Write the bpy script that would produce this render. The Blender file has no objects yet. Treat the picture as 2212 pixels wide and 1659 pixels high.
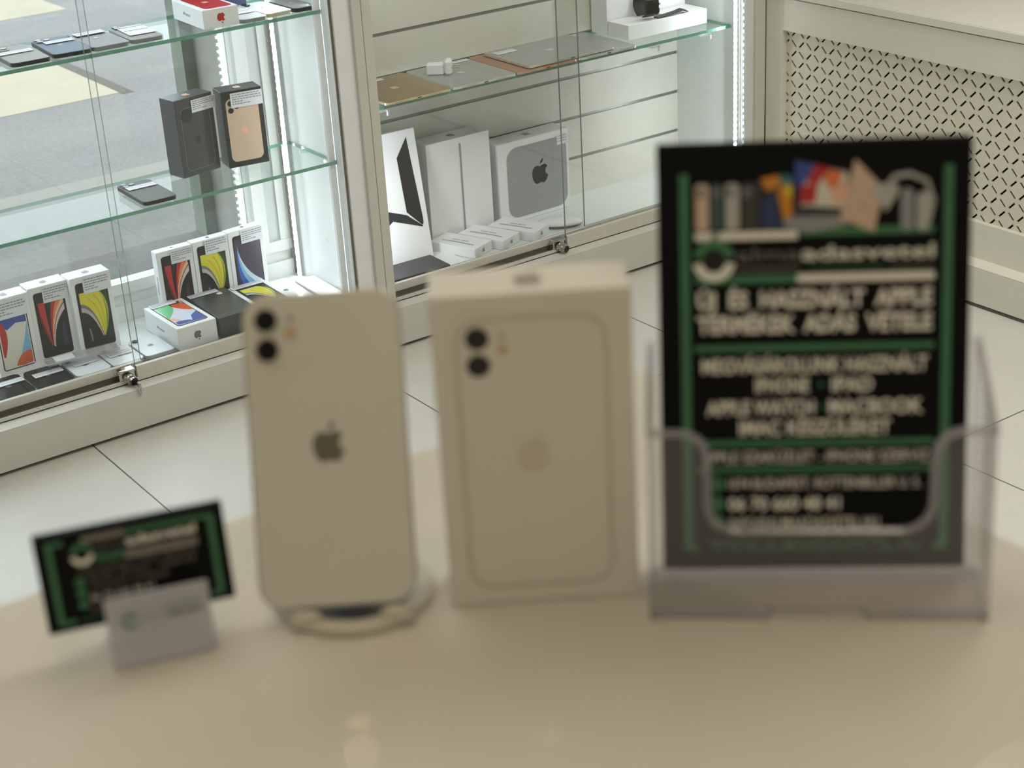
import bpy, math, random
from math import sin, cos, pi, radians
from mathutils import Vector, Matrix
D = bpy.data
COL = bpy.context.scene.collection
sc = bpy.context.scene
random.seed(7)
L = lambda c: tuple(((v/255)/12.92 if v/255 <= .04045 else ((v/255+.055)/1.055)**2.4) for v in c)

# ------------------------------------------------------------------ camera
YAW, PITCH, ROLL, HC = .6003, .4319, .0591, 1.46
f_ = Vector((sin(YAW)*cos(PITCH), cos(YAW)*cos(PITCH), -sin(PITCH)))
r_ = Vector((cos(YAW), -sin(YAW), 0)); d_ = f_.cross(r_)
R_ = cos(ROLL)*r_+sin(ROLL)*d_; D_ = -sin(ROLL)*r_+cos(ROLL)*d_
cam = D.cameras.new('camera'); co = D.objects.new('camera', cam); COL.objects.link(co)
co.matrix_world = Matrix(((R_.x, -D_.x, -f_.x, 0), (R_.y, -D_.y, -f_.y, 0), (R_.z, -D_.z, -f_.z, HC), (0, 0, 0, 1)))
cam.sensor_width = 36; cam.lens = 36*3595/2212; cam.clip_start = .05
cam.dof.use_dof = True; cam.dof.focus_distance = 3.62; cam.dof.aperture_fstop = 8.6
sc.camera = co
# ------------------------------------------------------------------ daylight, lamps, exposure
w = D.worlds.new('overcast_sky'); sc.world = w; w.use_nodes = True
bg = w.node_tree.nodes['Background']; bg.inputs[0].default_value = (.86, .93, 1, 1); bg.inputs[1].default_value = 3.3
sc.view_settings.view_transform = 'Standard'; sc.view_settings.look = 'None'
sc.view_settings.exposure = 0; sc.view_settings.gamma = 1
def area(name, loc, rot, sx, sy, power, color):
    l = D.lights.new(name, 'AREA'); l.shape = 'RECTANGLE'; l.size = sx; l.size_y = sy; l.energy = power; l.color = color
    o = D.objects.new(name, l); o.location = loc; o.rotation_euler = rot; COL.objects.link(o); return o
WARM = (1, .86, .66); AISLE = (1, .96, .88)
area('ceiling_lamp_and_fill', (.3, 1.2, 2.74), (0, 0, 0), 1.2, .6, 4, WARM)
area('ceiling_lamp_and_fill', (1.9, 1.0, 2.74), (0, 0, 0), 1.2, .6, 13, AISLE)
area('ceiling_lamp_and_fill', (-.6, -1.2, 2.74), (0, 0, 0), 1.2, .6, 14.5, WARM)
for ax_, ay_, pw_ in ((1.0, 1.9, 3), (2.4, 1.5, 12)):  # fill lights added to brighten the aisle floor and the radiator cover
    o_ = area('ceiling_lamp_and_fill', (ax_, ay_, 2.74), (0, 0, 0), .9, .5, pw_, AISLE); o_.data.spread = radians(110)
COOL = (.93, .97, 1)
area('led_strip_light', (1.627, 3.03, .66), (0, radians(90), radians(-25)), 1.05, .01, .6, COOL)
area('led_strip_light', (1.615, 3.19, .66), (0, radians(90), radians(45)), 1.05, .01, .6, COOL)
area('led_strip_light', (.35, 3.03, .66), (0, radians(-90), radians(25)), 1.05, .01, .6, COOL)
area('led_strip_light', (2.755, 3.005, .66), (0, radians(90), radians(-35)), 1.05, .01, 1.3, COOL)
area('led_strip_light', (1.74, 3.02, .66), (0, radians(-90), radians(35)), 1.05, .01, 1.1, COOL)

# ------------------------------------------------------------------ materials
def paint(name, c, rough=.5, metal=0., var=.04, scale=30, spec=.5, coat=0., bump=0.):
    m = D.materials.new(name); m.use_nodes = True; n = m.node_tree.nodes; l = m.node_tree.links; b = n['Principled BSDF']
    tc = n.new('ShaderNodeTexCoord'); nz = n.new('ShaderNodeTexNoise'); nz.inputs['Scale'].default_value = scale; nz.inputs['Detail'].default_value = 3
    l.new(tc.outputs['Object'], nz.inputs['Vector'])
    mx = n.new('ShaderNodeMix'); mx.data_type = 'RGBA'; lc = L(c)
    mx.inputs[6].default_value = (*[v*(1-var) for v in lc], 1); mx.inputs[7].default_value = (*[min(1, v*(1+var)) for v in lc], 1)
    l.new(nz.outputs['Fac'], mx.inputs[0]); l.new(mx.outputs[2], b.inputs['Base Color'])
    b.inputs['Roughness'].default_value = rough; b.inputs['Metallic'].default_value = metal
    b.inputs['Specular IOR Level'].default_value = spec; b.inputs['Coat Weight'].default_value = coat; b.inputs['Coat Roughness'].default_value = .08
    if bump:
        bp = n.new('ShaderNodeBump'); bp.inputs['Strength'].default_value = bump; bp.inputs['Distance'].default_value = .002
        l.new(nz.outputs['Fac'], bp.inputs['Height']); l.new(bp.outputs[0], b.inputs['Normal'])
    return m
def glow(name, c, s):
    m = D.materials.new(name); m.use_nodes = True; b = m.node_tree.nodes['Principled BSDF']
    b.inputs['Emission Color'].default_value = (*c, 1); b.inputs['Emission Strength'].default_value = s; return m
def clear(name, tint, rough=.0, ior=1.45, milk=0., milkc=(1, 1, 1), graze=.95):
    m = D.materials.new(name); m.use_nodes = True; n = m.node_tree.nodes; l = m.node_tree.links; n.clear()
    out = n.new('ShaderNodeOutputMaterial'); t = n.new('ShaderNodeBsdfTransparent'); t.inputs[0].default_value = (*tint, 1)
    g = n.new('ShaderNodeBsdfGlossy'); g.inputs['Roughness'].default_value = rough; g.inputs[0].default_value = (1, 1, 1, 1)
    lw = n.new('ShaderNodeLayerWeight'); lw.inputs[0].default_value = .5; mx = n.new('ShaderNodeMixShader')
    pw = n.new('ShaderNodeMath'); pw.operation = 'POWER'; pw.inputs[1].default_value = 5; l.new(lw.outputs['Facing'], pw.inputs[0])
    fr = n.new('ShaderNodeMath'); fr.operation = 'MULTIPLY_ADD'; fr.inputs[1].default_value = graze; fr.inputs[2].default_value = ((ior-1)/(ior+1))**2; l.new(pw.outputs[0], fr.inputs[0])
    l.new(fr.outputs[0], mx.inputs[0]); l.new(g.outputs[0], mx.inputs[2]); src = t.outputs[0]
    if milk:
        df = n.new('ShaderNodeBsdfDiffuse'); df.inputs[0].default_value = (*milkc, 1); tr = n.new('ShaderNodeBsdfTranslucent'); tr.inputs[0].default_value = (*milkc, 1)
        m1 = n.new('ShaderNodeMixShader'); m1.inputs[0].default_value = .5; l.new(df.outputs[0], m1.inputs[1]); l.new(tr.outputs[0], m1.inputs[2])
        m2 = n.new('ShaderNodeMixShader'); m2.inputs[0].default_value = milk; l.new(t.outputs[0], m2.inputs[1]); l.new(m1.outputs[0], m2.inputs[2]); src = m2.outputs[0]
    l.new(src, mx.inputs[1]); l.new(mx.outputs[0], out.inputs[0]); return m
M = {}
M['white'] = paint('white_carton', (236, 238, 240), .45)
M['offwhite'] = paint('cabinet_white', (206, 206, 198), .4)
M['cabin'] = paint('cabinet_inside_white', (222, 227, 226), .55)
M['slat'] = paint('slat_panel_white', (214, 214, 204), .45)
M['groove'] = paint('groove_aluminium', (138, 140, 134), .35, .6)
M['alu'] = paint('brushed_aluminium', (212, 210, 202), .45, .2, .08, 90)
M['gapgrey'] = paint('track_shadow_grey', (104, 104, 94), .5)
M['black'] = paint('black_carton', (30, 31, 33), .4)
M['ink'] = paint('black_ink', (16, 16, 17), .35)
M['inkgrey'] = paint('grey_ink', (150, 152, 154), .5)
M['txtgrey'] = paint('label_print', (150, 152, 156), .6)
M['label'] = paint('label_paper', (226, 229, 236), .55)
M['logogrey'] = paint('logo_grey', (120, 122, 124), .35, .5)
M['top'] = paint('counter_laminate', (218, 212, 198), .4, 0, .02, 6, .15, .35)
M['top'].node_tree.nodes['Principled BSDF'].inputs['Coat Roughness'].default_value = .018
M['floorjoint'] = paint('x', (90, 86, 76))
M['led'] = glow('led_diode', (.92, .98, 1), 22)
M['ledbase'] = paint('led_tape', (235, 238, 240), .4)
M['door'] = clear('door_glass', (.985, .995, .99))
M['shelf'] = clear('shelf_glass', (.93, .965, .95), ior=1.35, graze=.35)
M['edge'] = paint('glass_edge_green', (98, 158, 140), .15, 0, .3, 25, 1.)
M['edgeg'] = paint('glass_edge_pale', (128, 144, 138), .15, 0, .1, 25, 1.)
M['win'] = clear('window_glass', (.96, .98, .975))
M['acryl'] = clear('clear_acrylic', (.975, .97, .975), .05, 1.45, .05, (.78, .76, .80))
M['acrylmilk'] = clear('milky_acrylic', (.97, .97, .97), .1, 1.45, .5, (.95, .92, .9))
M['acrylrim'] = clear('clear_acrylic_edge', (.88, .87, .88), .1, 1.5, .30, (.80, .78, .82))
M['frost'] = clear('frosted_plastic', (.9, .9, .9), .3, 1.4, .62, (.86, .86, .9))
M['green'] = paint('green_print', (64, 122, 84), .45)
M['wprint'] = paint('white_print', (240, 236, 226), .5)
M['gprint'] = paint('grey_print', (112, 110, 104), .5)
M['flyer'] = paint('flyer_black', (6, 6, 7), .5, 0, .02, 30, .15)
M['phonewhite'] = paint('phone_white_glass', (218, 216, 204), .35, 0, .02, 20, .3, 1.)
M['phonewhite'].node_tree.nodes['Principled BSDF'].inputs['Coat Roughness'].default_value = .02
M['phonerim'] = paint('phone_rim_aluminium', (178, 172, 156), .35, .4)
M['lens'] = paint('lens_glass', (6, 6, 8), .12)
M['boxwhite'] = paint('matte_white_carton', (224, 220, 208), .6, 0, .015, 30, .15)
M['boxline'] = paint('embossed_outline', (196, 190, 172), .55)
M['foil'] = paint('mirror_foil', (206, 200, 184), .32, 1.)
def col(k, c, r=.45, m=0., **kw):
    if k not in M: M[k] = paint(k, c, r, m, **kw)
    return k

# ------------------------------------------------------------------ mesh builder
class MB:
    def __init__(s): s.v = []; s.f = []; s.m = []; s.mats = []
    def mi(s, k):
        if k not in s.mats: s.mats.append(k)
        return s.mats.index(k)
    def add(s, vs, fs, k):
        o = len(s.v); s.v += [tuple(p) for p in vs]; i = s.mi(k)
        for q in fs: s.f.append(tuple(o+a for a in q)); s.m.append(i)
    def box(s, x0, x1, y0, y1, z0, z1, k, b=0.):
        if b:
            xs = (x0, x0+b, x1-b, x1); ys = (y0, y0+b, y1-b, y1); zs = (z0, z0+b, z1-b, z1); vs = []; idx = {}
            def V(i, j, l):
                key = (i, j, l)
                if key not in idx: idx[key] = len(vs); vs.append((xs[i], ys[j], zs[l]))
                return idx[key]
            fs = [[V(0, 1, 1), V(0, 1, 2), V(0, 2, 2), V(0, 2, 1)], [V(3, 1, 1), V(3, 2, 1), V(3, 2, 2), V(3, 1, 2)], [V(1, 0, 1), V(2, 0, 1), V(2, 0, 2), V(1, 0, 2)],
                  [V(1, 3, 1), V(1, 3, 2), V(2, 3, 2), V(2, 3, 1)], [V(1, 1, 0), V(1, 2, 0), V(2, 2, 0), V(2, 1, 0)], [V(1, 1, 3), V(2, 1, 3), V(2, 2, 3), V(1, 2, 3)]]
            for a, e in ((0, 1), (3, 2)):
                for c_, g in ((0, 1), (3, 2)):
                    fs.append([V(a, e and g, 1) if 0 else V(a, g, 1), V(e, c_, 1), V(e, c_, 2), V(a, g, 2)])
                    fs.append([V(a, 1, g), V(e, 1, c_), V(e, 2, c_), V(a, 2, g)])
                    fs.append([V(1, a, g), V(1, e, c_), V(2, e, c_), V(2, a, g)])
                    for h, q in ((0, 1), (3, 2)): fs.append([V(a, g, q), V(e, c_, q), V(e, g, h)])
            s.add(vs, fs, k); return s
        vs = [(x, y, z) for x in (x0, x1) for y in (y0, y1) for z in (z0, z1)]
        s.add(vs, [(0, 1, 3, 2), (4, 6, 7, 5), (0, 4, 5, 1), (2, 3, 7, 6), (0, 2, 6, 4), (1, 5, 7, 3)], k); return s
    def quadbox(s, p, h, k):   # p: four corners (bottom) -> raised by h in z
        n = len(p); vs = [tuple(q) for q in p]+[(q[0], q[1], q[2]+h) for q in p]
        s.add(vs, [tuple(range(n))[::-1], tuple(range(n, 2*n))]+[(i, (i+1) % n, n+(i+1) % n, n+i) for i in range(n)], k); return s
    def prism(s, poly, y0, y1, k, kside=None):   # poly in local x,z; extruded in y
        n = len(poly); vs = [(a, y0, b) for a, b in poly]+[(a, y1, b) for a, b in poly]
        s.add(vs, [tuple(range(n)), tuple(range(n, 2*n))[::-1]], k)
        s.add(vs, [(i, n+i, n+(i+1) % n, (i+1) % n) for i in range(n)], kside or k); return s
    def flat(s, poly, y, k): s.add([(a, y, b) for a, b in poly], [tuple(range(len(poly)))], k); return s
    def cyl(s, c, axis, r, h, k, seg=24, r2=None, kcap=None):
        ax = Vector(axis).normalized(); u = ax.orthogonal().normalized(); v = ax.cross(u); c = Vector(c); r2 = r if r2 is None else r2
        vs = [c+u*r*cos(2*pi*i/seg)+v*r*sin(2*pi*i/seg) for i in range(seg)]+[c+ax*h+u*r2*cos(2*pi*i/seg)+v*r2*sin(2*pi*i/seg) for i in range(seg)]
        s.add(vs, [(i, (i+1) % seg, seg+(i+1) % seg, seg+i) for i in range(seg)], k)
        s.add(vs, [tuple(range(seg))[::-1], tuple(range(seg, 2*seg))], kcap or k); return s
    def lathe(s, prof, k, seg=48, c=(0, 0, 0)):
        n = len(prof); vs = [(c[0]+r*cos(2*pi*i/seg), c[1]+r*sin(2*pi*i/seg), c[2]+z) for i in range(seg) for r, z in prof]
        s.add(vs, [(i*n+j, ((i+1) % seg)*n+j, ((i+1) % seg)*n+j+1, i*n+j+1) for i in range(seg) for j in range(n-1)], k); return s
    def tube(s, pts, r, k, seg=8, closed=False):
        pts = [Vector(p) for p in pts]; n = len(pts); vs = []
        for i, p in enumerate(pts):
            a = pts[i-1] if (i or closed) else p; b = pts[(i+1) % n] if (i < n-1 or closed) else p
            t = (b-a).normalized(); u = t.orthogonal().normalized() if i == 0 else (u-t*u.dot(t)).normalized(); v = t.cross(u)
            vs += [p+u*r*cos(2*pi*j/seg)+v*r*sin(2*pi*j/seg) for j in range(seg)]
        m = n if closed else n-1
        s.add(vs, [(i*seg+j, i*seg+(j+1) % seg, ((i+1) % n)*seg+(j+1) % seg, ((i+1) % n)*seg+j) for i in range(m) for j in range(seg)], k)
        if not closed: s.add(vs, [tuple(range(seg))[::-1], tuple(range((n-1)*seg, n*seg))], k)
        return s
    def build(s, name, parent=None, loc=(0, 0, 0), rot=(0, 0, 0), smooth=False, fix=True):
        me = D.meshes.new(name); me.from_pydata(s.v, [], s.f)
        for k in s.mats: me.materials.append(M[k])
        me.polygons.foreach_set('material_index', s.m)
        if smooth: me.polygons.foreach_set('use_smooth', [True]*len(s.f))
        me.update()
        if fix:
            import bmesh
            b = bmesh.new(); b.from_mesh(me); bmesh.ops.recalc_face_normals(b, faces=b.faces); b.to_mesh(me); b.free()
        o = D.objects.new(name, me); COL.objects.link(o); o.parent = parent; o.location = loc; o.rotation_euler = rot
        return o
def tag(o, label=None, cat=None, group=None, kind=None):
    for k, v in (('label', label), ('category', cat), ('group', group), ('kind', kind)):
        if v: o[k] = v
    return o
def thing(name, loc, rot, label, cat, group=None):
    o = D.objects.new(name, None); o.empty_display_size = .02; COL.objects.link(o); o.location = loc; o.rotation_euler = rot
    return tag(o, label, cat, group)
def struct(o): o['kind'] = 'structure'; return o
def rrect(x0, x1, z0, z1, r, n=6):
    p = []
    for cx, cz, a in ((x1-r, z1-r, 0), (x0+r, z1-r, 90), (x0+r, z0+r, 180), (x1-r, z0+r, 270)):
        p += [(cx+r*cos(radians(a+90*i/n)), cz+r*sin(radians(a+90*i/n))) for i in range(n+1)]
    return p
def ring(mb, x0, x1, z0, z1, r, t, y, k):
    a = rrect(x0, x1, z0, z1, r); b = rrect(x0+t, x1-t, z0+t, z1-t, max(r-t, .0003)); n = len(a)
    mb.add([(p, y, q) for p, q in a+b], [(i, (i+1) % n, n+(i+1) % n, n+i) for i in range(n)], k)
APPLE = [(0, .30), (.12, .36), (.25, .38), (.36, .33), (.43, .25), (.36, .18), (.31, .09), (.30, 0), (.33, -.08), (.39, -.15), (.46, -.18), (.42, -.30), (.34, -.42), (.26, -.50), (.18, -.52), (.10, -.49), (0, -.46),
         (-.10, -.49), (-.18, -.52), (-.27, -.49), (-.37, -.37), (-.44, -.22), (-.47, -.05), (-.46, .10), (-.41, .24), (-.32, .33), (-.21, .375), (-.10, .35)]
LEAF = [(0, .42), (.01, .50), (.06, .59), (.13, .65), (.20, .68), (.20, .60), (.16, .51), (.09, .45)]
def apple(mb, cx, cz, s, y, k):
    for P in (APPLE, LEAF): mb.flat([(cx+a*s, cz+b*s) for a, b in P], y, k)
def apple_top(mb, cx, cy, s, z, k):
    for P in (APPLE, LEAF): mb.add([(cx+a*s, cy+b*s, z) for a, b in P], [tuple(range(len(P)))], k)
_tc = {}
def glyphs(t, bold):
    if (t, bold) in _tc: return _tc[t, bold]
    c = D.curves.new('txt', 'FONT'); c.body = t; c.offset = bold; c.resolution_u = 3
    o = D.objects.new('txt', c); me = o.to_mesh(); vs = [(v.co.x, v.co.y) for v in me.vertices]; fs = [tuple(p.vertices) for p in me.polygons]
    o.to_mesh_clear(); D.objects.remove(o); D.curves.remove(c)
    x0 = min(v[0] for v in vs); x1 = max(v[0] for v in vs)
    _tc[t, bold] = ([((a-x0)/(x1-x0), b/.72) for a, b in vs], fs); return _tc[t, bold]
def text(mb, t, x0, x1, zb, cap, y, k, bold=0., dz=0.):   # baseline zb, slope dz across
    vs, fs = glyphs(t, bold); mb.add([(x0+a*(x1-x0), y, zb+b*cap+a*dz) for a, b in vs], fs, k)
def label_lines(mb, x0, x1, z0, z1, y, rows=5):
    mb.prism([(x0, z0), (x1, z0), (x1, z1), (x0, z1)], y-.0004, y, 'label'); hh = (z1-z0); wd = x1-x0
    for i in range(rows):
        e = (.92, .97, .9, .35, .55, .5)[i % 6]; zz = z1-hh*(.16+i*.78/rows); x = x0+wd*.05
        while x < x0+wd*e:
            ln = wd*random.uniform(.05, .14); mb.flat([(x, zz), (min(x+ln, x1-wd*.03), zz), (min(x+ln, x1-wd*.03), zz+hh*.07), (x, zz+hh*.07)], y-.0006, 'txtgrey'); x += ln+wd*.02
def bez(p, n=12): return [((1-t)**2*p[0][0]+2*t*(1-t)*p[1][0]+t*t*p[2][0], (1-t)**2*p[0][1]+2*t*(1-t)*p[1][1]+t*t*p[2][1]) for t in [i/n for i in range(n+1)]]
def band(mb, S, A, B, y, k):   # strip between two quadratic curves, coordinates in the unit rectangle S (v from top)
    x0, x1, z0, z1 = S; T = lambda p: (x0+p[0]*(x1-x0), y, z1-p[1]*(z1-z0)); a = bez(A); b = bez(B); n = len(a)
    mb.add([T(p) for p in a]+[T(p) for p in b], [(i, i+1, n+i+1, n+i) for i in range(n-1)], k)
def upoly(mb, S, P, y, k):
    x0, x1, z0, z1 = S; mb.flat([(x0+p[0]*(x1-x0), z1-p[1]*(z1-z0)) for p in P], y, k)
for k, c in dict(amber=(214, 140, 50), mustard=(196, 178, 40), yellow=(222, 210, 62), ygreen=(170, 190, 60), dgreen=(44, 66, 44), lgrey=(186, 186, 182), mgrey=(120, 122, 118), red=(190, 44, 48), dred=(110, 30, 44), orange=(232, 126, 72), peach=(236, 190, 160), pinkw=(220, 200, 204), purple=(66, 46, 78),
                 blue=(58, 96, 196), lblue=(126, 184, 226), pblue=(200, 222, 240), teal=(60, 120, 140), dpurple=(62, 56, 74), skyb=(60, 84, 160), cream=(226, 216, 202), rorange=(216, 96, 56), mint=(112, 200, 140), lav=(214, 220, 236), dblue=(70, 96, 170)).items(): col(k, c, .3)
def art(mb, kind, S, y):
    if kind == 'yellow':
        upoly(mb, S, [(0, 0), (1, 0), (1, 1), (0, 1)], y, 'ink'); y -= .0002
        band(mb, S, [(.55, .14), (1.25, .35), (.72, .88)], [(.95, .12), (1.12, .5), (.76, .86)], y, 'dgreen')
        band(mb, S, [(.6, .14), (1.12, .38), (.71, .87)], [(.72, .14), (1.16, .42), (.73, .86)], y-.0001, 'ygreen')
        band(mb, S, [(.05, .31), (.5, .34), (.68, .86)], [(.66, .13), (1.05, .4), (.71, .87)], y-.0002, 'yellow')
        upoly(mb, S, [(.05, .13), (.67, .13), (.3, .28), (.05, .31)], y-.0003, 'yellow')
        band(mb, S, [(.5, .2), (.86, .4), (.7, .86)], [(.53, .19), (.9, .4), (.71, .86)], y-.0004, 'ygreen')
        band(mb, S, [(.3, .24), (.7, .4), (.69, .86)], [(.32, .23), (.74, .4), (.70, .86)], y-.0004, 'mustard')
        band(mb, S, [(.05, .30), (.5, .34), (.68, .86)], [(.05, .36), (.45, .38), (.66, .86)], y-.0004, 'mgrey')
        band(mb, S, [(.05, .36), (.45, .38), (.66, .86)], [(.05, .43), (.4, .44), (.64, .87)], y-.0004, 'lgrey')
        band(mb, S, [(.24, .7), (.3, .78), (.28, .9)], [(.2, .7), (.22, .8), (.24, .92)], y-.0004, 'mgrey')
    elif kind == 'red':
        upoly(mb, S, [(0, 0), (1, 0), (1, 1), (0, 1)], y, 'ink'); y -= .0002
        band(mb, S, [(.06, .14), (.1, .4), (.36, .86)], [(.3, .14), (.28, .45), (.37, .84)], y, 'red')
        band(mb, S, [(.06, .3), (.1, .6), (.34, .86)], [(.06, .14), (.12, .5), (.36, .86)], y-.0001, 'dred')
        band(mb, S, [(.55, .13), (.38, .4), (.38, .86)], [(.72, .13), (.42, .4), (.39, .86)], y, 'red')
        band(mb, S, [(.72, .13), (.42, .4), (.39, .86)], [(.93, .13), (.44, .35), (.4, .86)], y, 'orange')
        band(mb, S, [(.93, .13), (.44, .35), (.4, .86)], [(.96, .2), (.46, .42), (.41, .87)], y, 'peach')
        band(mb, S, [(.96, .22), (.5, .42), (.41, .87)], [(.96, .32), (.5, .5), (.44, .88)], y, 'pinkw')
        band(mb, S, [(.8, .55), (.72, .7), (.76, .9)], [(.88, .5), (.86, .7), (.92, .88)], y, 'purple')
    elif kind == 'blue':
        upoly(mb, S, [(0, 0), (1, 0), (1, 1), (0, 1)], y, 'dpurple'); y -= .0002
        band(mb, S, [(.1, .14), (.2, .6), (.95, .84)], [(.13, .2), (.12, .7), (.9, .95)], y, 'pblue')
        band(mb, S, [(.13, .2), (.14, .7), (.92, .93)], [(.1, .25), (.1, .8), (.75, .97)], y, 'lblue')
        band(mb, S, [(.1, .25), (.12, .8), (.75, .97)], [(.1, .4), (.1, .85), (.6, .97)], y-.0001, 'teal')
        band(mb, S, [(.08, .2), (.1, .75), (.6, .97)], [(.06, .4), (.05, .8), (.35, .97)], y-.0002, 'blue')
        band(mb, S, [(.4, .12), (.5, .2), (.65, .3)], [(.5, .1), (.6, .18), (.7, .27)], y, 'purple')
    elif kind == 'ten':
        upoly(mb, S, [(0, 0), (1, 0), (1, 1), (0, 1)], y, 'cream'); y -= .0002
        upoly(mb, S, [(.05, .1), (.97, .1), (.97, .32), (.6, .3), (.3, .38), (.05, .3)], y, 'skyb')
        band(mb, S, [(.97, .3), (.9, .5), (.55, .9)], [(.97, .45), (.98, .7), (.97, .97)], y, 'lblue')
        band(mb, S, [(.04, .2), (.45, .4), (.1, .8)], [(.04, .2), (.04, .5), (.04, .8)], y-.0001, 'red')
        band(mb, S, [(.4, .97), (.6, .75), (.97, .78)], [(.6, .99), (.8, .99), (.97, .97)], y-.0001, 'rorange')
    elif kind == 'tenb':
        upoly(mb, S, [(0, 0), (1, 0), (1, 1), (0, 1)], y, 'lav'); y -= .0002
        band(mb, S, [(0, .0), (.1, .3), (.0, .6)], [(.6, .05), (.6, .3), (.05, .62)], y, 'mint')
        band(mb, S, [(.55, .02), (.5, .3), (.98, .5)], [(.95, .02), (1.1, .3), (.98, .5)], y, 'rorange')
        upoly(mb, S, [(.55, 0), (.95, 0), (.9, .1), (.65, .08)], y-.0001, 'dpurple')
        band(mb, S, [(0, .6), (.2, .62), (.3, .9)], [(0, .72), (.1, .75), (.2, .92)], y, 'peach')
        band(mb, S, [(.03, .85), (.4, .8), (.6, .97)], [(.03, .97), (.3, .99), (.5, .98)], y-.0001, 'dblue')
        upoly(mb, S, [(.55, .95), (.7, .72), (1, .6), (1, .99), (.5, .99)], y, 'dblue')

def carton(name, FL, z, yaw, w, h, d, base, label, cat, kind=None, lab=None, group=None, lying=False, dz=0., seam=True, logo_top='logogrey', side=None, end=None):
    X = Vector((cos(yaw), sin(yaw), 0)); p = Vector((FL[0], FL[1], z))+X*w/2
    rot = (-pi/2, 0, yaw) if lying else (0, 0, yaw)
    if lying: p.z += d
    r = thing(name, p, rot, label, cat, group)
    MB().box(-w/2, w/2, 0, d, 0, h, base, .0008).build('carton', r)
    if kind:
        g = MB(); m = .13*w; S = (-w/2+m, w/2-m, .09*h, h-.085*h); t = .02*w
        if kind in ('yellow', 'red', 'blue', 'ten', 'tenb'):
            g.flat(rrect(S[0]-t, S[1]+t, S[2]-t, S[3]+t, .07*w), -.0003, 'ink'); art(g, kind, (S[0]+t*.3, S[1]-t*.3, S[2]+t*(1 if kind != 'ten' else .3), S[3]-t), -.0005)
            g.flat([(S[0]+t*.3, S[3]-t*5), (S[1]-t*.3, S[3]-t*5), (S[1]-t*.3, S[3]-t*.5), (S[0]+t*.3, S[3]-t*.5)], -.0012, 'ink') if kind in ('yellow', 'red', 'blue') else 0
        g.build('printed_picture', r, fix=False)
    if lab:
        g = MB(); label_lines(g, -w/2+w*lab[0], -w/2+w*lab[1], h*lab[2], h*lab[3], -.0016); g.build('price_label', r, fix=False)
    g = MB()
    if not lying:
        apple_top(g, 0, d*.5, min(d*.35, w*.3), h+.0004, logo_top)
    if side or end or not lying:
        if lying and end: 
            # short end facing the shop: local z=0 face
            apple_flat = [(a*.018, -b*.018) for a, b in APPLE]; lf = [(a*.018, -b*.018) for a, b in LEAF]
            for P in (apple_flat, lf): g.add([(a, d*.5+b*1, -.0004) for a, b in [(q[0], -q[1]) for q in P]], [tuple(range(len(P)))], end)
        if side:
            vs, fs = glyphs('iPhone', .0); hh = .008
            g.add([(-w/2-.0004, d*.5-hh/2+b*hh if not lying else d*.5-b*hh*.8+hh*.3, h*.42+(1-a)*.034 if lying else h*.40+a*.04) for a, b in vs], fs, side)
        g.build('printed_logo', r, fix=False)
    return r
def phone(name, FL, z, yaw, body, back, label, cat='phone', w=.0715, h=.146, t=.0078, cam='pro', lab=(.1, .9, .62, .76), group=None, logo='logogrey', rim=None):
    X = Vector((cos(yaw), sin(yaw), 0)); p = Vector((FL[0], FL[1], z+t))+X*w/2
    r = thing(name, p, (-pi/2, 0, yaw), label, cat, group)
    MB().prism(rrect(-w/2, w/2, 0, h, .011), .0004, t, body).build('body', r)
    MB().prism(rrect(-w/2+.0012, w/2-.0012, .0012, h-.0012, .010), 0, .0006, back).build('back_glass', r)
    if cam:
        g = MB(); x0 = -w/2+.004
        if cam == 'pro':
            g.prism(rrect(x0, x0+.031, h-.036, h-.004, .008), -.0014, 0, back); c = [(.008, -.013), (.008, -.027), (.023, -.020)]
        else: c = [(.009, -.013)] if cam == 'one' else [(.008, -.012), (.008, -.026)]
        o = g.build('camera_bump', r) if cam == 'pro' else None
        for a, b in c:
            q = MB().cyl((x0+a, -.001, h+b), (0, -1, 0), .0062, .0016, 'lens', 16); q.build('lens', o or r)
    g = MB(); apple(g, 0, h*.52, .013, -.0003, logo); g.build('printed_logo', r, fix=False)
    if lab:
        g = MB(); label_lines(g, -w/2+w*lab[0], -w/2+w*lab[1], h*lab[2], h*lab[3], -.0016, 2); g.build('price_label', r, fix=False)
    return r

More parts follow.
